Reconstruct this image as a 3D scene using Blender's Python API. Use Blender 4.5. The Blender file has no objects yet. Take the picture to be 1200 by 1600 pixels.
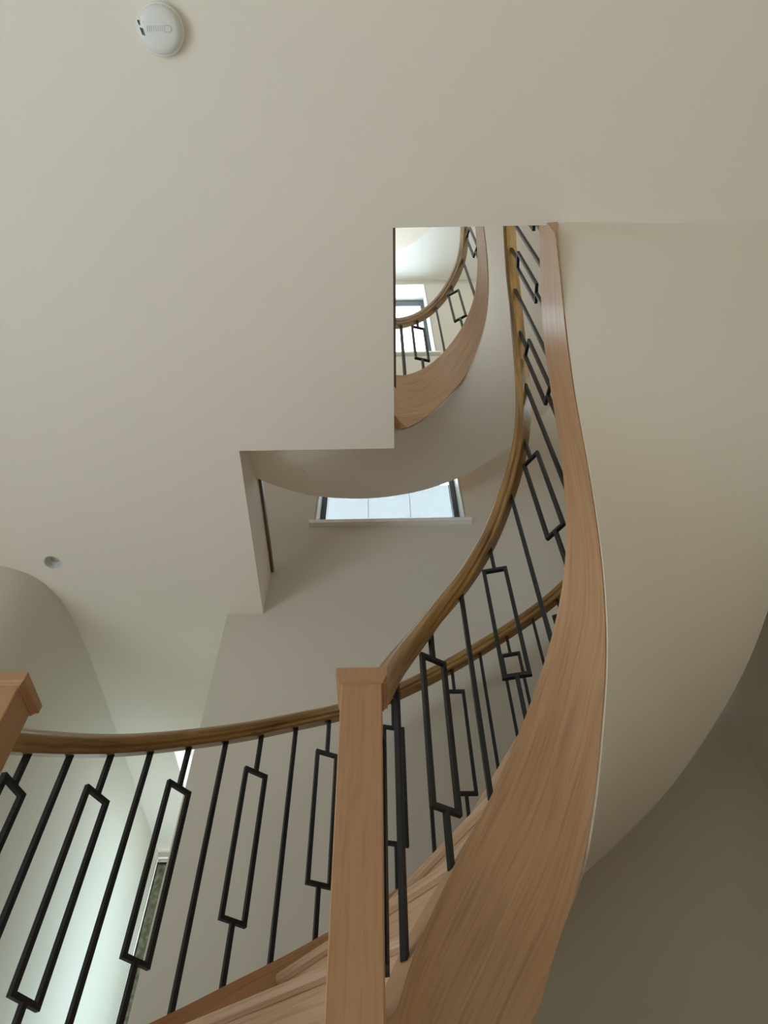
import bpy, bmesh, math
from mathutils import Vector, Matrix

SC = bpy.context.scene
COL = SC.collection
PI = math.pi

# ------------------------------------------------------------------ camera
F_PX, PITCH, ROLL = 1132.0, math.radians(55.1), -0.017
cam_d = bpy.data.cameras.new('camera')
cam = bpy.data.objects.new('camera', cam_d)
COL.objects.link(cam)
fw = Vector((0, math.cos(PITCH), math.sin(PITCH)))
up0 = Vector((0, -math.sin(PITCH), math.cos(PITCH)))
r0 = Vector((1, 0, 0))
rt = r0 * math.cos(ROLL) + up0 * math.sin(ROLL)
up = up0 * math.cos(ROLL) - r0 * math.sin(ROLL)
M = Matrix.Identity(4)
for i in range(3):
    M[i][0], M[i][1], M[i][2] = rt[i], up[i], -fw[i]
cam.matrix_world = M
cam_d.sensor_fit = 'VERTICAL'
cam_d.sensor_height = 36.0
cam_d.lens = F_PX / 1600.0 * 36.0
cam_d.clip_start = 0.02
SC.camera = cam

# ------------------------------------------------------------------ world, exposure
SC.view_settings.view_transform = 'Standard'
SC.view_settings.look = 'None'
SC.view_settings.gamma = 1.0
SC.view_settings.use_curve_mapping = False
SC.view_settings.exposure = 0.12
SKY = (0.80, 0.93, 1.0)
SKY_STRENGTH = 6.0
w = bpy.data.worlds.new('overcast_sky')
SC.world = w
w.use_nodes = True
w.node_tree.nodes['Background'].inputs[0].default_value = (*SKY, 1)
w.node_tree.nodes['Background'].inputs[1].default_value = SKY_STRENGTH
try:
    SC.cycles.max_bounces = 14
    SC.cycles.diffuse_bounces = 9
    SC.cycles.transparent_max_bounces = 8
    SC.cycles.sample_clamp_indirect = 6.0
    SC.cycles.use_denoising = True
    SC.cycles.caustics_reflective = False
    SC.cycles.caustics_refractive = False
except Exception:
    pass


def portal(loc, rot, sx, sy):
    """light portal in a window opening: guides the sampling of the sky, gives no light itself"""
    l = bpy.data.lights.new('window_portal', 'AREA')
    l.shape = 'RECTANGLE'
    l.size, l.size_y = sx, sy
    l.cycles.is_portal = True
    o = bpy.data.objects.new('window_portal', l)
    o.location, o.rotation_euler = loc, rot
    COL.objects.link(o)


# window openings (x0, x1, z0, z1) etc. reused by walls below
FH = 2.32                       # floor to floor
LAND = 0.28                     # landing floor the flight starts from
CEIL = 2.5                      # underside of the ceiling above it
YB = 2.31                       # stair back wall
XR = 1.351                       # right wall
XC = -0.737                     # corner of the back wall at the corridor
XL, YF = -3.3, -3.5             # far left wall and wall behind the photographer
BASE = -1.5                     # lower hall floor
TOPZ = 7.45                     # top ceiling
WIN = [(-0.378, 0.446, 3.21, 4.55), (-0.378, 0.446, 5.53, 7.33)]
BACKWIN_FILL = [(-2.6, -2.3, -1.4, 0.1), (-1.4, -0.7, 2.8, 3.9), (-2.8, 0.0, 5.2, 7.2)]  # behind the viewer, unseen; upper two added to brighten the floors above
LEFTWIN = (-1.7, 1.0, -1.25, 0.6)  # in the left wall (y0,y1,z0,z1)
SKYL = (-1.163, -0.78, 3.15, 4.15)
CORRWIN_FILL = (3.5, 4.12, 0.8, 2.1)   # unseen opening added in the corridor's right-hand wall to make the left wall glow
YE = 4.3                          # corridor end wall
RIGHTWIN_FILL = (-0.9, 0.8, 2.65, 3.35)  # unseen opening added in the right wall to light the upper soffit

for (a, b, c, d) in WIN:
    portal(((a + b) / 2, YB + 0.14, (c + d) / 2), (PI / 2, 0, PI), b - a, d - c)
for (a, b, c, d) in BACKWIN_FILL:
    portal(((a + b) / 2, YF - 0.1, (c + d) / 2), (PI / 2, 0, 0), b - a, d - c)
a, b, c, d = LEFTWIN
portal((XL - 0.1, (a + b) / 2, (c + d) / 2), (PI / 2, 0, -PI / 2), b - a, d - c)
a, b, c, d = SKYL
portal(((a + b) / 2, (c + d) / 2, CEIL + 0.25), (0, 0, 0), b - a, d - c)

a, b, c, d = CORRWIN_FILL
portal((XC + 0.18, (a + b) / 2, (c + d) / 2), (PI / 2, 0, PI / 2), b - a, d - c)
a, b, c, d = RIGHTWIN_FILL
portal((XR + 0.18, (a + b) / 2, (c + d) / 2), (PI / 2, 0, PI / 2), b - a, d - c)

# ------------------------------------------------------------------ materials
def mat(name, col, rough=0.6, metal=0.0, coat=0.0, spec=None):
    m = bpy.data.materials.new(name)
    m.use_nodes = True
    b = m.node_tree.nodes['Principled BSDF']
    b.inputs['Base Color'].default_value = (*col, 1)
    b.inputs['Roughness'].default_value = rough
    b.inputs['Metallic'].default_value = metal
    if coat:
        b.inputs['Coat Weight'].default_value = coat
        b.inputs['Coat Roughness'].default_value = 0.2
    if spec is not None:
        b.inputs['Specular IOR Level'].default_value = spec
    return m


def plaster(name, col):
    m = mat(name, col, 0.75, spec=0.25)
    nt = m.node_tree
    b = nt.nodes['Principled BSDF']
    tc = nt.nodes.new('ShaderNodeTexCoord')
    n = nt.nodes.new('ShaderNodeTexNoise')
    n.inputs['Scale'].default_value = 260
    n.inputs['Detail'].default_value = 3
    bp = nt.nodes.new('ShaderNodeBump')
    bp.inputs['Strength'].default_value = 0.05
    bp.inputs['Distance'].default_value = 0.002
    nt.links.new(tc.outputs['Object'], n.inputs['Vector'])
    nt.links.new(n.outputs['Fac'], bp.inputs['Height'])
    nt.links.new(bp.outputs['Normal'], b.inputs['Normal'])
    n2 = nt.nodes.new('ShaderNodeTexNoise')
    n2.inputs['Scale'].default_value = 1.7
    mx = nt.nodes.new('ShaderNodeMixRGB')
    mx.inputs[1].default_value = (*[c * 0.985 for c in col], 1)
    mx.inputs[2].default_value = (*[min(1, c * 1.015) for c in col], 1)
    nt.links.new(tc.outputs['Object'], n2.inputs['Vector'])
    nt.links.new(n2.outputs['Fac'], mx.inputs['Fac'])
    nt.links.new(mx.outputs['Color'], b.inputs['Base Color'])
    return m


def wood(name, dark, light, coord='UV', scale=(1.2, 40, 40), rough=0.5, coat=0.0, fine=1.0):
    """grain runs along the first coordinate"""
    m = mat(name, light, rough, coat=coat)
    nt = m.node_tree
    b = nt.nodes['Principled BSDF']
    tc = nt.nodes.new('ShaderNodeTexCoord')
    mp = nt.nodes.new('ShaderNodeMapping')
    mp.inputs['Scale'].default_value = scale
    nt.links.new(tc.outputs[coord], mp.inputs['Vector'])
    n1 = nt.nodes.new('ShaderNodeTexNoise')
    n1.inputs['Scale'].default_value = 1.0
    n1.inputs['Detail'].default_value = 6
    n1.inputs['Roughness'].default_value = 0.65
    n1.inputs['Distortion'].default_value = 0.6
    nt.links.new(mp.outputs['Vector'], n1.inputs['Vector'])
    mp2 = nt.nodes.new('ShaderNodeMapping')
    mp2.inputs['Scale'].default_value = [s * k for s, k in zip(scale, (3.0, 6, 6))]
    nt.links.new(tc.outputs[coord], mp2.inputs['Vector'])
    n2 = nt.nodes.new('ShaderNodeTexNoise')
    n2.inputs['Scale'].default_value = 1.0
    n2.inputs['Detail'].default_value = 3
    nt.links.new(mp2.outputs['Vector'], n2.inputs['Vector'])
    r1 = nt.nodes.new('ShaderNodeValToRGB')
    r1.color_ramp.elements[0].position = 0.32
    r1.color_ramp.elements[1].position = 0.68
    r1.color_ramp.elements[0].color = (*dark, 1)
    r1.color_ramp.elements[1].color = (*light, 1)
    nt.links.new(n1.outputs['Fac'], r1.inputs['Fac'])
    r2 = nt.nodes.new('ShaderNodeValToRGB')
    r2.color_ramp.elements[0].position = 0.34
    r2.color_ramp.elements[1].position = 0.52
    k = 1 - 0.2 * fine
    r2.color_ramp.elements[0].color = (k, k * 0.97, k * 0.93, 1)
    r2.color_ramp.elements[1].color = (1, 1, 1, 1)
    nt.links.new(n2.outputs['Fac'], r2.inputs['Fac'])
    mx = nt.nodes.new('ShaderNodeMixRGB')
    mx.blend_type = 'MULTIPLY'
    mx.inputs['Fac'].default_value = 1
    nt.links.new(r1.outputs['Color'], mx.inputs[1])
    nt.links.new(r2.outputs['Color'], mx.inputs[2])
    nt.links.new(mx.outputs['Color'], b.inputs['Base Color'])
    bp = nt.nodes.new('ShaderNodeBump')
    bp.inputs['Strength'].default_value = 0.08
    bp.inputs['Distance'].default_value = 0.002
    nt.links.new(n2.outputs['Fac'], bp.inputs['Height'])
    nt.links.new(bp.outputs['Normal'], b.inputs['Normal'])
    return m


WALLC = (0.645, 0.60, 0.52)
m_wall = plaster('beige_wall_paint', WALLC)
m_ceil = plaster('ceiling_paint', (0.87, 0.80, 0.72))
m_soffit = plaster('soffit_plaster', (0.85, 0.775, 0.685))
m_trim = mat('white_gloss_trim', (0.86, 0.87, 0.86), 0.4)
m_oak = wood('oak_string', (0.46, 0.258, 0.135), (0.56, 0.335, 0.185), 'UV', (1.3, 22, 22), 0.4, coat=0.15)
m_oakp = wood('oak_post', (0.395, 0.21, 0.108), (0.435, 0.24, 0.126), 'Object', (55, 55, 1.5), 0.45, fine=.5)
m_oakt = wood('oak_tread', (0.58, 0.375, 0.235), (0.67, 0.455, 0.30), 'UV', (1.6, 24, 24), 0.45)
m_rail = wood('varnished_rail', (0.16, 0.078, 0.02), (0.44, 0.255, 0.075), 'UV', (3.0, 26, 26), 0.33, coat=0.3)
m_iron = mat('black_iron', (0.008, 0.010, 0.012), 0.36, spec=0.4)
m_frame = mat('anthracite_frame', (0.035, 0.042, 0.045), 0.45)
m_plast = mat('white_plastic', (0.80, 0.81, 0.80), 0.35)
m_plast2 = mat('grey_plastic', (0.45, 0.46, 0.46), 0.4)
m_slot = mat('dark_slot', (0.03, 0.03, 0.03), 0.6)
m_steel = mat('spot_reflector', (0.62, 0.61, 0.58), 0.35)
m_floor = wood('oak_floor', (0.58, 0.52, 0.44), (0.70, 0.64, 0.55), 'Object', (1.0, 12, 12), 0.5)
m_edge = wood('dark_capping', (0.10, 0.06, 0.035), (0.19, 0.12, 0.07), 'Object', (20, 2, 20), 0.5)


def glass(name, tint, gl=0.06):
    m = bpy.data.materials.new(name)
    m.use_nodes = True
    nt = m.node_tree
    nt.nodes.clear()
    out = nt.nodes.new('ShaderNodeOutputMaterial')
    t = nt.nodes.new('ShaderNodeBsdfTransparent')
    t.inputs[0].default_value = (*tint, 1)
    g = nt.nodes.new('ShaderNodeBsdfGlossy')
    g.inputs['Roughness'].default_value = 0.03
    mx = nt.nodes.new('ShaderNodeMixShader')
    mx.inputs[0].default_value = gl
    nt.links.new(t.outputs[0], mx.inputs[1])
    nt.links.new(g.outputs[0], mx.inputs[2])
    nt.links.new(mx.outputs[0], out.inputs[0])
    return m


m_glass = glass('clear_glass', (0.96, 0.98, 0.98))
m_blind = glass('sheer_blind', (0.40, 0.40, 0.40), 0.0)


# ------------------------------------------------------------------ helpers
def link(name, bm, m, parent=None, smooth=False, kind=None):
    me = bpy.data.meshes.new(name)
    bmesh.ops.recalc_face_normals(bm, faces=bm.faces)
    if smooth:
        for f in bm.faces:
            f.smooth = True
        for e in bm.edges:
            if len(e.link_faces) == 2 and e.calc_face_angle(0) > math.radians(35):
                e.smooth = False
    bm.to_mesh(me)
    bm.free()
    me.materials.append(m)
    o = bpy.data.objects.new(name, me)
    COL.objects.link(o)
    if parent is not None:
        o.parent = parent
        o.matrix_parent_inverse = Matrix.Translation(-parent.location)
    if kind:
        o['kind'] = kind
    return o


def thing(name, label, cat, loc=(0, 0, 0), group=None):
    o = bpy.data.objects.new(name, None)
    o.empty_display_size = 0.1
    o.location = loc
    COL.objects.link(o)
    o['label'], o['category'] = label, cat
    if group:
        o['group'] = group
    return o


def box(bm, x0, x1, y0, y1, z0, z1):
    v = [bm.verts.new(p) for p in ((x0, y0, z0), (x1, y0, z0), (x1, y1, z0), (x0, y1, z0),
                                   (x0, y0, z1), (x1, y0, z1), (x1, y1, z1), (x0, y1, z1))]
    for f in ((3, 2, 1, 0), (4, 5, 6, 7), (0, 1, 5, 4), (1, 2, 6, 5), (2, 3, 7, 6), (3, 0, 4, 7)):
        bm.faces.new([v[i] for i in f])
    return v


def bevel(bm, w_, seg=2):
    bmesh.ops.bevel(bm, geom=list(bm.edges), offset=w_, segments=seg, profile=0.5, affect='EDGES')


def prism(bm, pts, z0, z1):
    lo = [bm.verts.new((x, y, z0)) for x, y in pts]
    hi = [bm.verts.new((x, y, z1)) for x, y in pts]
    bm.faces.new(lo[::-1])
    bm.faces.new(hi)
    n = len(pts)
    for i in range(n):
        bm.faces.new((lo[i], lo[(i + 1) % n], hi[(i + 1) % n], hi[i]))


def lathe(bm, prof, cx, cy, cz, n=64, axis=None):
    rings = []
    for r, z in prof:
        if r < 1e-6:
            rings.append([bm.verts.new((cx, cy, cz + z))])
        else:
            rings.append([bm.verts.new((cx + r * math.cos(2 * PI * k / n), cy + r * math.sin(2 * PI * k / n), cz + z)) for k in range(n)])
    for a_, b_ in zip(rings, rings[1:]):
        for k in range(n):
            k2 = (k + 1) % n
            if len(a_) == 1 and len(b_) == 1:
                continue
            if len(a_) == 1:
                bm.faces.new((a_[0], b_[k], b_[k2]))
            elif len(b_) == 1:
                bm.faces.new((a_[k], a_[k2], b_[0]))
            else:
                bm.faces.new((a_[k], a_[k2], b_[k2], b_[k]))


def planar_uv(bm, d):
    """grain coordinates for a flat board whose grain runs along plan direction d"""
    uv = bm.loops.layers.uv.new('UVMap')
    for f in bm.faces:
        for lp in f.loops:
            c = lp.vert.co
            lp[uv].uv = (c.x * d.x + c.y * d.y, -c.x * d.y + c.y * d.x + c.z)


def interp(x, tab):
    """monotone smooth interpolation (Fritsch-Carlson), linear beyond the ends"""
    n = len(tab)
    if x <= tab[0][0]:
        s = (tab[1][1] - tab[0][1]) / (tab[1][0] - tab[0][0])
        return tab[0][1] + s * (x - tab[0][0])
    if x >= tab[-1][0]:
        s = (tab[-1][1] - tab[-2][1]) / (tab[-1][0] - tab[-2][0])
        return tab[-1][1] + s * (x - tab[-1][0])
    d = [(tab[i + 1][1] - tab[i][1]) / (tab[i + 1][0] - tab[i][0]) for i in range(n - 1)]
    m_ = [d[0]] + [0 if d[i - 1] * d[i] <= 0 else 2 * d[i - 1] * d[i] / (d[i - 1] + d[i]) for i in range(1, n - 1)] + [d[-1]]
    for i in range(n - 1):
        if x <= tab[i + 1][0]:
            h = tab[i + 1][0] - tab[i][0]
            t = (x - tab[i][0]) / h
            return ((2 * t ** 3 - 3 * t * t + 1) * tab[i][1] + (t ** 3 - 2 * t * t + t) * h * m_[i]
                    + (-2 * t ** 3 + 3 * t * t) * tab[i + 1][1] + (t ** 3 - t * t) * h * m_[i + 1])


def inverse(tab, z, lo, hi):
    for _ in range(50):
        mid = (lo + hi) / 2
        if interp(mid, tab) < z:
            lo = mid
        else:
            hi = mid
    return (lo + hi) / 2


# ------------------------------------------------------------------ plan curves of the flight
B_CTRL = [(-.045, 1.10), (-.03, 1.17), (.02, 1.29), (.10, 1.385), (.21, 1.435), (.33, 1.435), (.44, 1.395), (.525, 1.32),
          (.575, 1.22), (.595, 1.10), (.595, .97), (.588, .84), (.578, .71), (.568, .58), (.56, .45)]


def catmull(P, n=10):
    P = [(2 * P[0][0] - P[1][0], 2 * P[0][1] - P[1][1])] + list(P) + [(2 * P[-1][0] - P[-2][0], 2 * P[-1][1] - P[-2][1])]
    out = []
    for i in range(1, len(P) - 2):
        for k in range(n):
            t = k / n
            out.append(tuple(.5 * (2 * b_ + (c_ - a_) * t + (2 * a_ - 5 * b_ + 4 * c_ - d_) * t * t + (3 * b_ - a_ - 3 * c_ + d_) * t ** 3)
                             for a_, b_, c_, d_ in zip(P[i - 1], P[i], P[i + 1], P[i + 2])))
    out.append(P[-2])
    return out


class Path:
    def __init__(self, pts):
        self.p = pts
        self.s = [0]
        for a_, b_ in zip(pts, pts[1:]):
            self.s.append(self.s[-1] + math.hypot(b_[0] - a_[0], b_[1] - a_[1]))
        self.L = self.s[-1]

    def raw(self, s):
        s = max(0, min(self.L, s))
        for i in range(len(self.p) - 1):
            if s <= self.s[i + 1]:
                t = (s - self.s[i]) / (self.s[i + 1] - self.s[i])
                return (self.p[i][0] + t * (self.p[i + 1][0] - self.p[i][0]), self.p[i][1] + t * (self.p[i + 1][1] - self.p[i][1]))
        return self.p[-1]

    def tan(self, s):
        a_, b_ = self.raw(s - .02), self.raw(s + .02)
        d = math.hypot(b_[0] - a_[0], b_[1] - a_[1])
        return ((b_[0] - a_[0]) / d, (b_[1] - a_[1]) / d)

    def at(self, s, off=0.0):
        """off > 0 is to the right of travel, towards the well"""
        x, y = self.raw(s)
        tx, ty = self.tan(s)
        return (x + ty * off, y - tx * off)


PB = Path(catmull(B_CTRL))
CX, CY, RO = 0.27, 1.05, 1.062
A0 = -86.0
PA = Path([(CX + RO * math.sin(math.radians(A0 + k * 2)), CY + RO * math.cos(math.radians(A0 + k * 2))) for k in range(89)]
          + [(CX + RO, CY - 0.06 * k) for k in range(1, 11)])
DEG = RO * PI / 180


def sA(th):
    return (th - A0) * DEG


B_TOP = [(0.0, .415), (.06, .42), (.116, .445), (.206, .56), (.305, .70), (.387, .825), (.503, 1.017), (.605, 1.208), (.714, 1.419),
         (.80, 1.60), (.90, 1.86), (.994, 2.13), (1.066, 2.32), (1.169, 2.48), (1.328, 2.575), (1.504, 2.63), (1.68, 2.68)]
B_BOT = [(0.0, -.2), (.30, .20), (.479, .511), (.545, .632), (.614, .745), (.676, .877), (.758, 1.07), (.845, 1.267), (.95, 1.52),
         (1.022, 1.69), (1.12, 1.90), (1.2, 2.035), (1.315, 2.165), (1.431, 2.26), (1.586, 2.40), (1.68, 2.49)]
B_RAIL = [(0.04, .975), (.10, 1.04), (.168, 1.155), (.298, 1.375), (.398, 1.555), (.475, 1.69), (.574, 1.88), (.662, 2.08), (.77, 2.33),
          (.84, 2.53), (.933, 2.85), (1.005, 3.05), (1.174, 3.32), (1.317, 3.41), (1.5, 3.46), (1.68, 3.50)]
A_RAIL = [(sA(a_), z_) for a_, z_ in [(-86, .895), (-77, 1.005), (-64.1, 1.168), (-51.3, 1.34), (-40, 1.488), (-32.9, 1.579), (-24.3, 1.679),
                                      (-15.3, 1.79), (-1.6, 1.97), (7.2, 2.08), (13.5, 2.15), (26.5, 2.29), (60, 2.75), (90, 3.15), (115, 3.5)]]
A_TOP = [(sA(a_), z_) for a_, z_ in [(-86, .34), (-80, .36), (-70, .42), (-60, .505), (-45.2, .677), (-38.8, .758), (-32.4, .837), (-26.1, .917),
                                     (-13.5, 1.085), (-6.8, 1.19), (-.4, 1.30), (2.3, 1.345), (15.6, 1.51), (32.2, 1.72), (46.3, 1.895),
                                     (62, 2.12), (90, 2.50), (114, 2.90)]]
A_BOT = [(sA(a_), z_) for a_, z_ in [(-86, .02), (-70, .22), (-60, .345), (-50.9, .443), (-42.2, .53), (-32.1, .635), (-25.6, .705), (-16.4, .798), (-7.1, .892), (.5, .975), (8.3, 1.055), (16.6, 1.145), (24, 1.228), (32.2, 1.320),
                                     (41.6, 1.440), (46.3, 1.50), (53.1, 1.59), (62.2, 1.722), (90, 2.10), (114, 2.50)]]
# the flight's underside never drops below the landing slab it starts on
SLAB = LAND - 0.08
NR = 13
RISE = FH / NR


def frange(a_, b_, n):
    return [a_ + (b_ - a_) * k / (n - 1) for k in range(n)]


# ------------------------------------------------------------------ structure
def wall_holes(name, axis, const0, const1, u0, u1, z0, z1, holes, m=None):
    """wall slab with rectangular openings; axis 'x' runs along x, 'y' along y"""
    bm = bmesh.new()
    us = sorted(set([u0, u1] + [h[0] for h in holes] + [h[1] for h in holes]))
    zs = sorted(set([z0, z1] + [h[2] for h in holes] + [h[3] for h in holes]))
    nu, nz = len(us) - 1, len(zs) - 1

    def solid(i, j):
        if not (0 <= i < nu and 0 <= j < nz):
            return False
        uc, zc = (us[i] + us[i + 1]) / 2, (zs[j] + zs[j + 1]) / 2
        return not any(h[0] < uc < h[1] and h[2] < zc < h[3] for h in holes)
    cache = {}

    def V(i, j, k):
        if (i, j, k) not in cache:
            c = const1 if k else const0
            cache[(i, j, k)] = bm.verts.new((us[i], c, zs[j]) if axis == 'x' else (c, us[i], zs[j]))
        return cache[(i, j, k)]
    for i in range(nu):
        for j in range(nz):
            if not solid(i, j):
                continue
            for k in (0, 1):
                bm.faces.new((V(i, j, k), V(i + 1, j, k), V(i + 1, j + 1, k), V(i, j + 1, k)))
            if not solid(i - 1, j):
                bm.faces.new((V(i, j, 0), V(i, j + 1, 0), V(i, j + 1, 1), V(i, j, 1)))
            if not solid(i + 1, j):
                bm.faces.new((V(i + 1, j, 0), V(i + 1, j + 1, 0), V(i + 1, j + 1, 1), V(i + 1, j, 1)))
            if not solid(i, j - 1):
                bm.faces.new((V(i, j, 0), V(i + 1, j, 0), V(i + 1, j, 1), V(i, j, 1)))
            if not solid(i, j + 1):
                bm.faces.new((V(i, j + 1, 0), V(i + 1, j + 1, 0), V(i + 1, j + 1, 1), V(i, j + 1, 1)))
    return link(name, bm, m or m_wall, kind='structure')


# back wall of the stair (lower piece stops at the corridor corner)
wall_holes('wall_back', 'x', YB, YB + 0.30, XC, XR + 0.2, BASE, CEIL + 0.05, [])
wall_holes('wall_back_upper', 'x', YB, YB + 0.30, XL - 0.2, XR + 0.2, CEIL + 0.05, TOPZ + 0.15, WIN)
wall_holes('wall_right', 'y', XR, XR + 0.2, YF - 0.2, YB, BASE, TOPZ + 0.15, [RIGHTWIN_FILL])
wall_holes('wall_left', 'y', XL - 0.2, XL, YF - 0.2, YB, BASE, TOPZ + 0.15, [LEFTWIN])
wall_holes('wall_front', 'x', YF - 0.2, YF, XL, XR, BASE, TOPZ + 0.15, BACKWIN_FILL)

# curved hall wall running into the corridor
cw = catmull([(-3.3, 1.955), (-2.4, 1.96), (-1.95, 1.965), (-1.72, 1.99), (-1.56, 2.07), (-1.475, 2.24), (-1.445, 2.50), (-1.44, 2.9), (-1.44, 3.6), (-1.44, YE + .02)], 8)
cwp = Path(cw)
bm = bmesh.new()
n = 90
inner = [cwp.at(s_, 0) for s_ in frange(0, cwp.L, n)]
outer = [cwp.at(s_, -0.12) for s_ in frange(0, cwp.L, n)]
z0, z1 = LAND, CEIL
g = [[bm.verts.new((x, y, z)) for (x, y) in L_] for L_, z in ((inner, z0), (inner, z1), (outer, z1), (outer, z0))]
for k in range(n - 1):
    for q in range(4):
        bm.faces.new((g[q][k], g[q][k + 1], g[(q + 1) % 4][k + 1], g[(q + 1) % 4][k]))
for k in (0, n - 1):
    bm.faces.new([g[q][k] for q in range(4)])
link('wall_curved', bm, m_wall, smooth=True, kind='structure')

# corridor end wall with a narrow obscure-glass window
ENDWIN = (-1.437, -0.80, 1.3, 2.47)
wall_holes('wall_corridor_end', 'x', YE, YE + .2, -1.6, XC + 0.2, LAND, CEIL, [ENDWIN])
wall_holes('wall_corridor_right', 'y', XC, XC + 0.2, YB + 0.30, YE, LAND, CEIL + .25, [CORRWIN_FILL])

# floors
bm = bmesh.new()
box(bm, XL, XR, YF, 1.12, BASE - 0.1, BASE)
link('floor', bm, m_floor, kind='structure')
bm = bmesh.new()
box(bm, XL, XR, 1.12, YB, SLAB, LAND)
box(bm, -1.6, XC + 0.2, YB, YE, SLAB, LAND)
link('floor_landing', bm, m_floor, kind='structure')
wall_holes('wall_under_landing', 'x', 1.125, 1.2, XL, XR, BASE, SLAB, [])

def ceiling(name, z0_, z1_):
    """floor slab around the stepped stair opening"""
    xs_ = [XL, -0.57, 0.045, XR]
    ys_ = [YF, 0.60, 1.437, YB]
    solid = {(i, 0) for i in range(3)} | {(0, 1), (1, 1), (0, 2)}
    b = bmesh.new()
    vv = {}

    def V(i, j, k):
        if (i, j, k) not in vv:
            vv[(i, j, k)] = b.verts.new((xs_[i], ys_[j], (z0_, z1_)[k]))
        return vv[(i, j, k)]
    for i, j in solid:
        for k in (0, 1):
            b.faces.new((V(i, j, k), V(i + 1, j, k), V(i + 1, j + 1, k), V(i, j + 1, k)))
        for di, dj, p_, q_ in ((-1, 0, (i, j), (i, j + 1)), (1, 0, (i + 1, j), (i + 1, j + 1)), (0, -1, (i, j), (i + 1, j)), (0, 1, (i, j + 1), (i + 1, j + 1))):
            if (i + di, j + dj) not in solid:
                b.faces.new((V(*p_, 0), V(*q_, 0), V(*q_, 1), V(*p_, 1)))
    return link(name, b, m_ceil, kind='structure')


SPOT = (-1.461, 1.985)
ceil1 = ceiling('ceiling', CEIL, CEIL + 0.10)
cut = bmesh.new()
lathe(cut, [(0, -0.05), (0.036, -0.05), (0.036, 0.07), (0, 0.07)], SPOT[0], SPOT[1], CEIL, 48)
cuto = link('cutter', cut, m_ceil)
md = ceil1.modifiers.new('b', 'BOOLEAN')
md.operation = 'DIFFERENCE'
md.solver = 'EXACT'
md.object = cuto
dg = bpy.context.evaluated_depsgraph_get()
nm = bpy.data.meshes.new_from_object(ceil1.evaluated_get(dg))
ceil1.modifiers.clear()
ceil1.data = nm
bpy.data.objects.remove(cuto)

ceiling('ceiling_second', CEIL + FH, CEIL + FH + 0.10)
bm = bmesh.new()
box(bm, XL, XR, YF, YB, TOPZ, TOPZ + 0.15)
link('ceiling_top', bm, m_trim, kind='structure')
# dropped round-edged bulkhead under the top ceiling
bm = bmesh.new()
rc = (-0.25, 0.95)
R_ = 1.09
arc = [(rc[0] + R_ * math.cos(t), rc[1] + R_ * math.sin(t)) for t in frange(PI / 2, -PI / 2, 40)]
prism(bm, arc + [(XL + .001, rc[1] - R_), (XL + .001, rc[1] + R_)], TOPZ - 0.22, TOPZ)
link('ceiling_bulkhead', bm, m_ceil, kind='structure')

# corridor ceiling with a rooflight
bm = bmesh.new()
xs = [-1.6, SKYL[0], SKYL[1], XC]
ys = [YB, SKYL[2], SKYL[3], YE + .2]
for i in range(3):
    for j in range(3):
        if (i, j) != (1, 1):
            box(bm, xs[i], xs[i + 1], ys[j], ys[j + 1], CEIL, CEIL + 0.25)
bmesh.ops.remove_doubles(bm, verts=bm.verts, dist=1e-5)
link('ceiling_corridor', bm, m_ceil, kind='structure')
t = thing('rooflight', 'bright rooflight seen as a small white triangle under the lower handrail', 'rooflight',
          ((SKYL[0] + SKYL[1]) / 2, (SKYL[2] + SKYL[3]) / 2, CEIL + 0.25))
bm = bmesh.new()
a, b, c, d = SKYL
box(bm, a, a + 0.03, c, d, CEIL + 0.2, CEIL + 0.27)
box(bm, b - 0.03, b, c, d, CEIL + 0.2, CEIL + 0.27)
box(bm, a + .03, b - .03, c, c + 0.03, CEIL + 0.2, CEIL + 0.27)
box(bm, a + .03, b - .03, d - 0.03, d, CEIL + 0.2, CEIL + 0.27)
link('frame', bm, m_trim, t)
bm = bmesh.new()
box(bm, a + .03, b - .03, c + .03, d - .03, CEIL + 0.23, CEIL + 0.236)
link('pane', bm, m_glass, t)


def window(num, x0, x1, z0_, z1_, y, blind):
    """recessed stair window: frame, pane, mitred white reveal lining, sill board"""
    fr = 0.04
    root = bpy.data.objects.new('window_%d' % num, None)
    root.location = ((x0 + x1) / 2, y, z0_)
    root['kind'] = 'structure'
    COL.objects.link(root)
    b = bmesh.new()
    box(b, x0, x0 + fr, y, y + .05, z0_, z1_)
    box(b, x1 - fr, x1, y, y + .05, z0_, z1_)
    box(b, x0 + fr, x1 - fr, y, y + .05, z0_, z0_ + fr)
    box(b, x0 + fr, x1 - fr, y, y + .05, z1_ - fr, z1_)
    link('window_frame', b, m_frame, root)
    b = bmesh.new()
    box(b, x0 + fr, x1 - fr, y + .02, y + .026, z0_ + fr, z1_ - fr)
    link('window_pane', b, m_glass, root)
    b = bmesh.new()
    box(b, x0 - .003, x0 + .008, YB, y, z0_, z1_)
    box(b, x1 - .008, x1 + .003, YB, y, z0_, z1_)
    box(b, x0 + .008, x1 - .008, YB, y, z1_ - .008, z1_ + .003)
    link('window_reveal', b, m_trim, root)
    b = bmesh.new()
    box(b, x0 - .03, x1 + .03, YB - .028, YB, z0_ - .028, z0_)
    box(b, x0, x1, YB, y, z0_ - .028, z0_)
    bmesh.ops.remove_doubles(b, verts=b.verts, dist=1e-5)
    link('window_sill', b, m_trim, root)
    if blind:
        wd = (x1 - x0 - 2 * fr) / 3
        for k in range(3):
            b = bmesh.new()
            xa = x0 + fr + k * wd
            box(b, xa + (.004 if k == 0 else -.004), xa + wd - .001, y + .004 + .003 * (k % 2), y + .006 + .003 * (k % 2), z0_ + fr, z0_ + 0.56)
            link('window_blind', b, m_blind, root)


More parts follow.
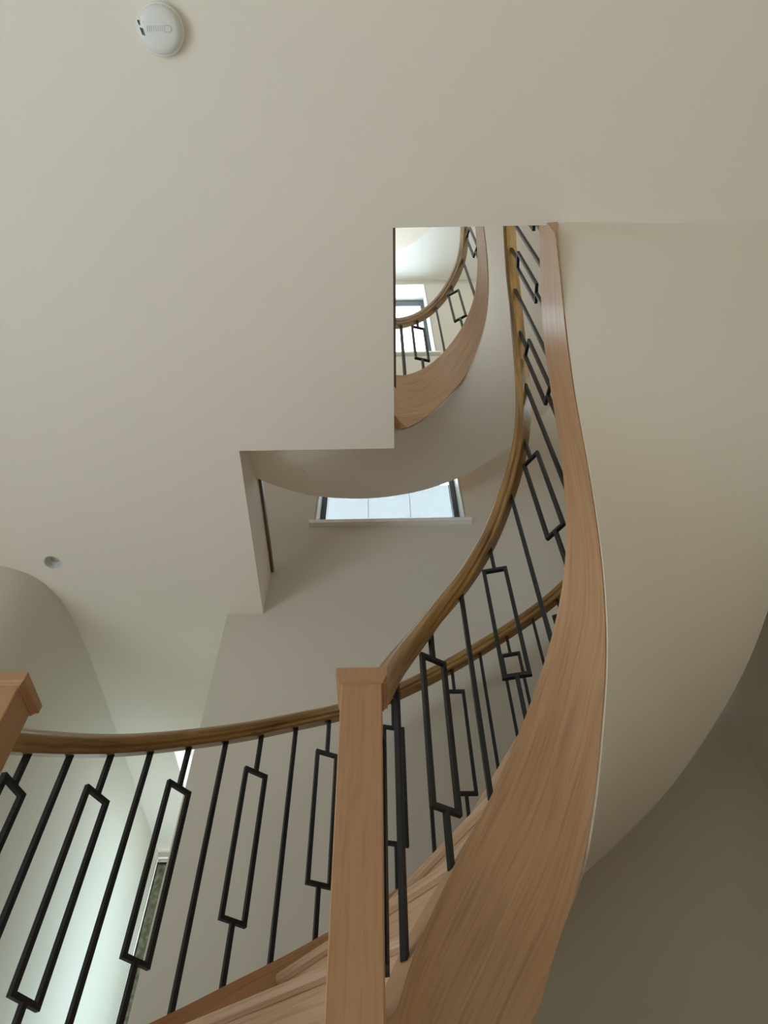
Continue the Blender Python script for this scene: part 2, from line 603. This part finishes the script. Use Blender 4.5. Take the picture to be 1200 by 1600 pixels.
window(1, *WIN[0], YB + 0.12, True)
window(2, *WIN[1], YB + 0.16, False)

# obscure-glass corridor window: leafy pattern in the glass
m_obs = glass('obscure_glass', (0.1, 0.11, 0.09), 0.015)
nt = m_obs.node_tree
tc = nt.nodes.new('ShaderNodeTexCoord')
vo = nt.nodes.new('ShaderNodeTexVoronoi')
vo.inputs['Scale'].default_value = 40
ra = nt.nodes.new('ShaderNodeValToRGB')
ra.color_ramp.elements[0].position = 0.1
ra.color_ramp.elements[0].color = (0.30, 0.29, 0.245, 1)
ra.color_ramp.elements[1].position = 0.7
ra.color_ramp.elements[1].color = (0.19, 0.195, 0.155, 1)
nt.links.new(tc.outputs['Object'], vo.inputs['Vector'])
nt.links.new(vo.outputs['Distance'], ra.inputs['Fac'])
tb = [q for q in nt.nodes if q.type == 'BSDF_TRANSPARENT'][0]
nt.links.new(ra.outputs['Color'], tb.inputs[0])
root = bpy.data.objects.new('window_3', None)
root.location = ((ENDWIN[0] + ENDWIN[1]) / 2, YE, ENDWIN[2])
root['kind'] = 'structure'
COL.objects.link(root)
bm = bmesh.new()
a, b, c, d = ENDWIN
box(bm, a, a + .004, YE + .03, YE + .08, c, d)
box(bm, b - .05, b, YE + .03, YE + .08, c, d)
box(bm, a + .004, b - .05, YE + .03, YE + .08, c, c + .05)
box(bm, a + .004, b - .05, YE + .03, YE + .08, d - .03, d)
link('window_frame', bm, m_trim, root)
bm = bmesh.new()
box(bm, a + .004, b - .05, YE + .004, YE + .010, c + .05, d - .03)
link('window_pane', bm, m_obs, root)

# unseen tinted pane added in the side opening to turn the glow greenish
m_glow_tint = glass('glow_tint_glass', (0.87, 0.945, 0.97), 0.04)
root = bpy.data.objects.new('window_4', None)
root.location = (XC + .1, (CORRWIN_FILL[0] + CORRWIN_FILL[1]) / 2, CORRWIN_FILL[2])
root['kind'] = 'structure'
COL.objects.link(root)
bm = bmesh.new()
box(bm, XC + .10, XC + .106, CORRWIN_FILL[0], CORRWIN_FILL[1], CORRWIN_FILL[2], CORRWIN_FILL[3])
link('window_pane', bm, m_glow_tint, root)

# upstand and dark capping on the two long edges of the stair opening, upper floor
for k, (xa, xb, ya, yb, cap) in enumerate([(-0.60, -0.57, 1.44, YB, (-0.607, -0.557)), (0.015, 0.045, 0.60, 1.435, (0.0, 0.060))]):
    for lv in (0, 1):
        zb = CEIL + 0.1 + lv * FH
        hgt = 0.20
        bm = bmesh.new()
        box(bm, xa, xb, ya, yb, zb, zb + hgt)
        link('trim_%d' % (1 + k * 4 + lv * 2), bm, m_ceil, kind='structure')
        bm = bmesh.new()
        box(bm, cap[0], cap[1], ya, yb, zb + hgt, zb + hgt + 0.03)
        link('trim_%d' % (2 + k * 4 + lv * 2), bm, m_edge, kind='structure')


# ------------------------------------------------------------------ the flights
def string_mesh(path, top, bot, off0, off1, s0, s1, zoff, n=110, lift=0.0):
    b = bmesh.new()
    uv = b.loops.layers.uv.new('UVMap')
    NZ = 8
    ss = frange(s0, s1, n)
    rows = []
    for s_ in ss:
        zt = interp(s_, top)
        zb = max(interp(s_, bot), SLAB + 0.005)
        A_, B_ = path.at(s_, off0), path.at(s_, off1)
        lf = lift * min(1, max(0, (s_ - .3) / .2))
        wd = [off1 + (0.009 - off1) * max(0, 1 - k / 3) * (1 if lf else 0) for k in range(NZ + 1)]
        rows.append(([b.verts.new((*A_, zb + (zt - zb) * k / NZ + zoff)) for k in range(NZ + 1)],
                     [b.verts.new((*path.at(s_, wd[k]), zb + lf + (zt - zb - lf) * k / NZ + zoff)) for k in range(NZ + 1)]))
    # grain follows the rake: distance along the rake / distance below the top edge
    lens = [0]
    for i in range(1, n):
        lens.append(lens[-1] + math.hypot(ss[i] - ss[i - 1], interp(ss[i], top) - interp(ss[i - 1], top)))

    def slope(i):
        j0, j1 = max(0, i - 1), min(n - 1, i + 1)
        ds = ss[j1] - ss[j0]
        dz = interp(ss[j1], top) - interp(ss[j0], top)
        L_ = math.hypot(ds, dz)
        return ds / L_, dz / L_
    uvc = {}
    for i, (ra_, rb_) in enumerate(rows):
        c_, s2 = slope(i)
        for L_ in (ra_, rb_):
            zt = L_[-1].co.z
            for v_ in L_:
                h = zt - v_.co.z
                uvc[v_] = (lens[i] - h * s2, h * c_)

    def face(vs, dv=0):
        f = b.faces.new(vs)
        for lp in f.loops:
            u_, v_ = uvc[lp.vert]
            lp[uv].uv = (u_, v_ + dv)
        return f
    for i in range(n - 1):
        for k in range(NZ):
            face((rows[i][0][k], rows[i + 1][0][k], rows[i + 1][0][k + 1], rows[i][0][k + 1]))
            face((rows[i][1][k], rows[i + 1][1][k], rows[i + 1][1][k + 1], rows[i][1][k + 1]), 3)
        face((rows[i][0][-1], rows[i + 1][0][-1], rows[i + 1][1][-1], rows[i][1][-1]))
        face((rows[i][0][0], rows[i + 1][0][0], rows[i + 1][1][0], rows[i][1][0]))
    for i in (0, n - 1):
        for k in range(NZ):
            face((rows[i][0][k], rows[i][0][k + 1], rows[i][1][k + 1], rows[i][1][k]))
    return b


def rail_mesh(path, tab, s0, s1, zoff, n=120):
    prof = [(-.018, -.027), (.018, -.027), (.022, -.022), (.022, -.014), (.0275, -.008), (.029, .004), (.026, .013), (.017, .021), (.006, .0245),
            (-.006, .0245), (-.017, .021), (-.026, .013), (-.029, .004), (-.0275, -.008), (-.022, -.014), (-.022, -.022)]
    b = bmesh.new()
    uv = b.loops.layers.uv.new('UVMap')
    ss = frange(s0, s1, n)
    P = [Vector((*path.at(s_), interp(s_, tab) + zoff)) for s_ in ss]
    rings = []
    ln = 0
    uvc = {}
    per = [0]
    for k in range(len(prof)):
        k2 = (k + 1) % len(prof)
        per.append(per[-1] + math.hypot(prof[k2][0] - prof[k][0], prof[k2][1] - prof[k][1]))
    for i in range(n):
        T = (P[min(n - 1, i + 1)] - P[max(0, i - 1)]).normalized()
        N = T.cross(Vector((0, 0, 1))).normalized()
        U = N.cross(T)
        if i:
            ln += (P[i] - P[i - 1]).length
        ring = []
        for k, (x, y) in enumerate(prof):
            v_ = b.verts.new(P[i] + N * x + U * y)
            uvc[v_] = (ln, per[k])
            ring.append(v_)
        rings.append(ring)
    m_ = len(prof)
    for i in range(n - 1):
        for k in range(m_):
            k2 = (k + 1) % m_
            f = b.faces.new((rings[i][k], rings[i + 1][k], rings[i + 1][k2], rings[i][k2]))
            for lp in f.loops:
                lp[uv].uv = uvc[lp.vert]
    b.faces.new(rings[0][::-1])
    b.faces.new(rings[-1])
    return b


BAR = 0.0058


def bar_between(b, p, q, side):
    """square bar from p to q, one face turned along side"""
    p, q = Vector(p), Vector(q)
    T = (q - p).normalized()
    S = Vector(side)
    S = (S - T * S.dot(T)).normalized()
    N = T.cross(S)
    v = []
    for c in (p, q):
        for a_, c_ in ((-1, -1), (1, -1), (1, 1), (-1, 1)):
            v.append(b.verts.new(c + S * a_ * BAR + N * c_ * BAR))
    for f in ((3, 2, 1, 0), (4, 5, 6, 7), (0, 1, 5, 4), (1, 2, 6, 5), (2, 3, 7, 6), (3, 0, 4, 7)):
        b.faces.new([v[i] for i in f])


PH, PW = 0.43, 0.066


def baluster(parent, path, top, rail, s_, panel, zoff):
    x, y = path.at(s_)
    tx, ty = path.tan(s_)
    z0_ = interp(s_, top) + zoff - 0.004
    z1_ = interp(s_, rail) + zoff - 0.012
    if not panel:
        b = bmesh.new()
        bar_between(b, (x, y, z0_), (x, y, z1_), (tx, ty, 0))
        return link('baluster', b, m_iron, parent)
    zm = (z0_ + z1_) / 2 + 0.0
    zl, zh = zm - PH / 2, zm + PH / 2
    b = bmesh.new()
    w2 = PW / 2
    T, Z = Vector((tx, ty, 0)), Vector((0, 0, 1))
    N = T.cross(Z)
    C = Vector((x, y, zm))
    loops = []
    for hw, hh, dn in ((w2 + BAR, PH / 2 + BAR, -BAR), (w2 + BAR, PH / 2 + BAR, BAR), (w2 - BAR, PH / 2 - BAR, BAR), (w2 - BAR, PH / 2 - BAR, -BAR)):
        loops.append([b.verts.new(C + T * (sx * hw) + Z * (sz * hh) + N * dn) for sx, sz in ((-1, -1), (1, -1), (1, 1), (-1, 1))])
    for q in range(4):
        la, lb = loops[q], loops[(q + 1) % 4]
        for k in range(4):
            b.faces.new((la[k], la[(k + 1) % 4], lb[(k + 1) % 4], lb[k]))
    o = link('baluster', b, m_iron, parent)
    for za, zb in ((z0_, zl - BAR + .001), (zh + BAR - .001, z1_)):
        b = bmesh.new()
        bar_between(b, (x, y, za), (x, y, zb), (tx, ty, 0))
        f = link('stem', b, m_iron, o)
        f.matrix_parent_inverse = Matrix.Identity(4)
    return o


def newel(parent, x, y, zb, zt):
    b = bmesh.new()
    h = 0.040
    box(b, x - h, x + h, y - h, y + h, zb, zt - .02)
    bevel(b, 0.002, 1)
    o = link('newel_post', b, m_oakp, parent)
    # moulded cap: square rings of a stepped profile
    prof = [(.040, -.036), (.043, -.035), (.043, -.031), (.0455, -.029), (.046, -.026), (.050, -.023), (.0505, -.020), (.0505, -.003), (.048, 0.0), (.030, .004), (0.0, .005)]
    b = bmesh.new()
    rings = []
    for r_, dz in prof:
        if r_ == 0:
            rings.append([b.verts.new((x, y, zt + dz))])
        else:
            rings.append([b.verts.new((x + sx * r_, y + sy * r_, zt + dz)) for sx, sy in ((-1, -1), (1, -1), (1, 1), (-1, 1))])
    for p_, q_ in zip(rings, rings[1:]):
        for k in range(4):
            if len(q_) == 1:
                b.faces.new((p_[k], p_[(k + 1) % 4], q_[0]))
            else:
                b.faces.new((p_[k], p_[(k + 1) % 4], q_[(k + 1) % 4], q_[k]))
    b.faces.new(rings[0][::-1])
    c = link('newel_cap', b, m_oakp, o)
    c.matrix_parent_inverse = Matrix.Identity(4)
    return o


NA, NB = (-0.764, 1.126), (-0.05, 1.13)
S_B_END = 1.545
S_A_END = PA.L - 0.02


def flight(zoff, names, labels, pos, par):
    st = thing('staircase', labels[0], 'staircase', (0.27, 1.05, LAND + zoff), names)
    link('inner_string', string_mesh(PB, B_TOP, B_BOT, 0.016, -0.018, 0.07, S_B_END, zoff, lift=0.012), m_oak, st, smooth=True)
    link('outer_string', string_mesh(PA, A_TOP, A_BOT, 0.018, -0.017, 0.05, S_A_END, zoff, 150), m_oak, st, smooth=True)
    # treads and risers
    nos = []
    for i in range(1, NR + 1):
        z = LAND + RISE * i
        a_ = inverse([(s_, q - .04) for s_, q in A_TOP], z, 0.0, PA.L)
        b_ = inverse([(s_, q - .02) for s_, q in B_TOP], z, 0.0, PB.L)
        if z + .02 > B_TOP[-1][1] - .05:
            b_ = min(b_, PB.L - .02)
        nos.append((z, a_, b_))
    for i in range(NR - 1):
        z, a0_, b0_ = nos[i]
        _, a1_, b1_ = nos[i + 1]
        if i == 0:
            pass
        a1e, b1e = min(PA.L, a1_ + .02), min(PB.L, b1_ + .012)
        K = 8
        Bp = [PB.at(s_, -0.016) for s_ in frange(b0_, b1e, K)]
        Ap = [PA.at(s_, 0.016 if zoff == 0 or i > 6 else .17) for s_ in frange(a0_, a1e, K)]
        # polygon with a nosing pushed forward
        b0p, a0p = Vector(Bp[0]), Vector(Ap[0])
        d = (a0p - b0p).normalized()
        fwd = Vector((d.y, -d.x))
        tb_ = PB.tan(b0_)
        if fwd.x * tb_[0] + fwd.y * tb_[1] > 0:
            fwd = -fwd
        rnd = [(-.000, -.030), (.010, -.030), (.018, -.024), (.021, -.015), (.018, -.006), (.010, 0.0), (0, 0)]
        b = bmesh.new()
        # nosing strip
        pr = []
        for (o_, dz) in rnd:
            pr.append((b.verts.new((*(b0p + fwd * o_), z + dz + zoff)), b.verts.new((*(a0p + fwd * o_), z + dz + zoff))))
        for p_, q_ in zip(pr, pr[1:]):
            b.faces.new((p_[0], p_[1], q_[1], q_[0]))
        b.faces.new([p_[0] for p_ in pr])
        b.faces.new([p_[1] for p_ in pr][::-1])
        pts = Bp + Ap[::-1]
        prism(b, pts, z - .030 + zoff, z + zoff)
        planar_uv(b, d)
        link('tread', b, m_oakt, st)
    for i in range(NR):
        z, a_, b_ = nos[i]
        b = bmesh.new()
        p_, q_ = Vector(PB.at(b_, -.014)), Vector(PA.at(a_, .014 if zoff == 0 or i > 6 else .17))
        d = (q_ - p_).normalized()
        nn = Vector((d.y, -d.x)) * .006
        zz0, zz1 = z - RISE + zoff, z - .030 + zoff
        zq0 = min(zz1 - .02, max(zz0, interp(a_, A_BOT) + .02 + zoff))
        if i == NR - 1:
            zz1 = min(zz1, CEIL + zoff - .002)
        vs = [(*(p_ - nn), zz0), (*(q_ - nn), zq0), (*(q_ + nn), zq0), (*(p_ + nn), zz0)]
        lo = [b.verts.new(v) for v in vs]
        hi = [b.verts.new((v[0], v[1], zz1)) for v in vs]
        b.faces.new(lo[::-1])
        b.faces.new(hi)
        for k in range(4):
            b.faces.new((lo[k], lo[(k + 1) % 4], hi[(k + 1) % 4], hi[k]))
        planar_uv(b, d)
        link('riser', b, m_oakt, st)
    # plaster soffit: ruled between the bottoms of the two strings at equal height
    b = bmesh.new()
    NZ, NW = 90, 20
    ztop = CEIL - 0.001
    low, upp = [], []
    for i in range(NZ):
        t_ = i / (NZ - 1)
        z = SLAB + 0.0 + (ztop - SLAB) * t_
        za = .43 + (z - SLAB) * (ztop - .43) / (ztop - SLAB)
        a_ = inverse(A_BOT, za, 0, PA.L)
        b_ = inverse([(s_, q + (.0 if s_ < 1.3 else (s_ - 1.3) * .26)) for s_, q in B_BOT], z, 0, 1.545)
        lip = min(1, max(0, (b_ - .58) / .07))
        p_, q_ = PB.at(b_, -.008 + .019 * lip), PA.at(a_, -.017)
        q_z = za
        low.append([b.verts.new((p_[0] + (q_[0] - p_[0]) * k / NW, p_[1] + (q_[1] - p_[1]) * k / NW, z + (za - z) * k / NW + zoff + .012 * (1 - lip) * (1 - k / NW) - (.003 + .013 * (1 - t_)) * lip)) for k in range(NW + 1)])
        upp.append([b.verts.new((v.co.x, v.co.y, v.co.z + .03)) for v in low[-1]])
    def extra(p_, q_, z, zq):
        L_ = [b.verts.new((p_[0] + (q_[0] - p_[0]) * k / NW, p_[1] + (q_[1] - p_[1]) * k / NW, z + (zq - z) * k / NW + zoff)) for k in range(NW + 1)]
        return L_, [b.verts.new((v.co.x, v.co.y, v.co.z + .03)) for v in L_]
    l0, u0_ = extra((0.0, 1.33), (-0.64, 1.425), SLAB - .010, .28)
    l1, u1_ = extra((0.556, 0.592), (XR - .005, 0.592), CEIL - .0008, CEIL - .0008)
    low, upp = [l0] + low + [l1], [u0_] + upp + [u1_]
    NZ += 2
    for i in range(NZ - 1):
        for k in range(NW):
            b.faces.new((low[i][k], low[i + 1][k], low[i + 1][k + 1], low[i][k + 1]))
            b.faces.new((upp[i][k], upp[i + 1][k], upp[i + 1][k + 1], upp[i][k + 1]))
        for k in (0, NW):
            b.faces.new((low[i][k], low[i + 1][k], upp[i + 1][k], upp[i][k]))
    for i in (0, NZ - 1):
        for k in range(NW):
            b.faces.new((low[i][k], low[i][k + 1], upp[i][k + 1], upp[i][k]))
    link('soffit', b, m_soffit, st, smooth=True)

    # balustrades
    ib = thing('balustrade', labels[1], 'balustrade', (NB[0], NB[1], LAND + zoff), names + ' balustrades')
    newel(ib, NB[0], NB[1], LAND + zoff, 1.01 + zoff)
    link('handrail', rail_mesh(PB, B_RAIL, 0.055, S_B_END, zoff), m_rail, ib, smooth=True)
    for k, s_ in enumerate(pos):
        baluster(ib, PB, B_TOP, B_RAIL, s_, k % 2 == par, zoff)
    if not labels[2]:
        return          # the upper flight's outer balustrade is wholly hidden by its own underside
    ob = thing('balustrade', labels[2], 'balustrade', (NA[0], NA[1], LAND + zoff), names + ' balustrades')
    newel(ob, NA[0], NA[1], LAND + zoff, 1.01 + zoff)
    link('handrail', rail_mesh(PA, A_RAIL, 0.06, S_A_END, zoff, 170), m_rail, ob, smooth=True)
    k = 0
    th = -76.9
    while sA(th) < S_A_END - .05:
        baluster(ob, PA, A_TOP, A_RAIL, sA(th), k % 2 == 0, zoff)
        th += 6.33
        k += 1


B_POS = [.098, .205, .352, .464, .578, .688, .798, .895, .992, 1.10, 1.235, 1.36, 1.48]
flight(0.0, 'curved stair flights', [
    'lower curved oak staircase rising between the two newel posts, with smooth plastered soffit',
    'near balustrade on the inner string, handrail climbing from the central newel to the ceiling opening',
    'far balustrade, handrail running from the newel at the left edge behind the central newel'], B_POS, 0)
flight(FH, 'curved stair flights', [
    'upper staircase through the ceiling opening, with grey curved underside above the window',
    'topmost balustrade curving past the bright upper window, seen through the ceiling opening',
    None], [.10, .22, .335, .44, .56, .68, .80, .92, 1.03, 1.14, 1.26, 1.38, 1.5], 1)

# ------------------------------------------------------------------ small ceiling fittings
DX, DY = -0.614, 0.045
t = thing('smoke_detector', 'round white smoke alarm on the ceiling at the top of the photo', 'smoke alarm', (DX, DY, CEIL))
bm = bmesh.new()
lathe(bm, [(0, 0), (.0655, 0), (.067, -.003), (.067, -.016), (.0645, -.019), (0.058, -.019)], DX, DY, CEIL)
link('base', bm, m_plast, t, smooth=True)
bm = bmesh.new()
lathe(bm, [(.055, -.012), (.0605, -.021), (.0605, -.024), (.058, -.031), (.052, -.036), (.040, -.0385), (0, -.0395)], DX, DY, CEIL)
link('cover', bm, m_plast, t, smooth=True)
bm = bmesh.new()
for ox, oy, ln, wd in [(-.0525, -.018, .012, .002), (-.0475, .003, .019, .0028), (-.0425, .004, .019, .0028)]:
    vs = box(bm, -wd / 2, wd / 2, -ln / 2, ln / 2, -.0388, -.028)
    for v in vs:
        px, py = v.co.x, v.co.y
        v.co.x = DX + ox + px * .94 + py * .25
        v.co.y = DY + oy - px * .25 + py * .94
        v.co.z += CEIL
link('sounder_slots', bm, m_slot, t)
bm = bmesh.new()
for k in range(9):
    box(bm, DX - .030 + k * .006, DX - .0288 + k * .006, DY - .010, DY + .004, CEIL - .0396, CEIL - .0385)
link('vent_ribs', bm, m_plast2, t)
bm = bmesh.new()
pts = [(.018, .006)] + [(.030 + .008 * math.sin(a_), .008 * math.cos(a_) - .002) for a_ in frange(0, PI, 14)] + [(.018, -.010)]
pts[0] = (.018, .006)
for p_, q_ in zip(pts, pts[1:]):
    d = Vector((q_[0] - p_[0], q_[1] - p_[1]))
    nn = Vector((-d.y, d.x)).normalized() * .0007
    vs = []
    for zz in (CEIL - .0402, CEIL - .037):
        for a_ in ((p_, 1), (q_, 1), (q_, -1), (p_, -1)):
            vs.append(bm.verts.new((DX + a_[0][0] + nn.x * a_[1], DY + a_[0][1] + nn.y * a_[1], zz)))
    for f in ((3, 2, 1, 0), (4, 5, 6, 7), (0, 1, 5, 4), (1, 2, 6, 5), (2, 3, 7, 6), (3, 0, 4, 7)):
        bm.faces.new([vs[i] for i in f])
link('test_button', bm, m_plast2, t)
bm = bmesh.new()
lathe(bm, [(.0018, -.037), (.0018, -.0405), (0, -.041)], DX - .041, DY - .019, CEIL, 16)
link('indicator', bm, mat('lens_white', (.95, .95, .95), .1), t)

t = thing('recessed_spotlight', 'small round unlit downlight recessed in the ceiling beside the curved wall', 'spotlight', (SPOT[0], SPOT[1], CEIL))
bm = bmesh.new()
lathe(bm, [(.0355, .045), (.0355, -.001), (.040, -.0025), (.0405, -.001), (.0405, 0), (.0358, 0.0)], SPOT[0], SPOT[1], CEIL)
link('trim_ring', bm, m_plast, t, smooth=True)
bm = bmesh.new()
lathe(bm, [(.034, .020), (.026, .032), (.022, .030), (.022, .040), (0, .042)], SPOT[0], SPOT[1], CEIL)
link('lamp', bm, m_steel, t, smooth=True)
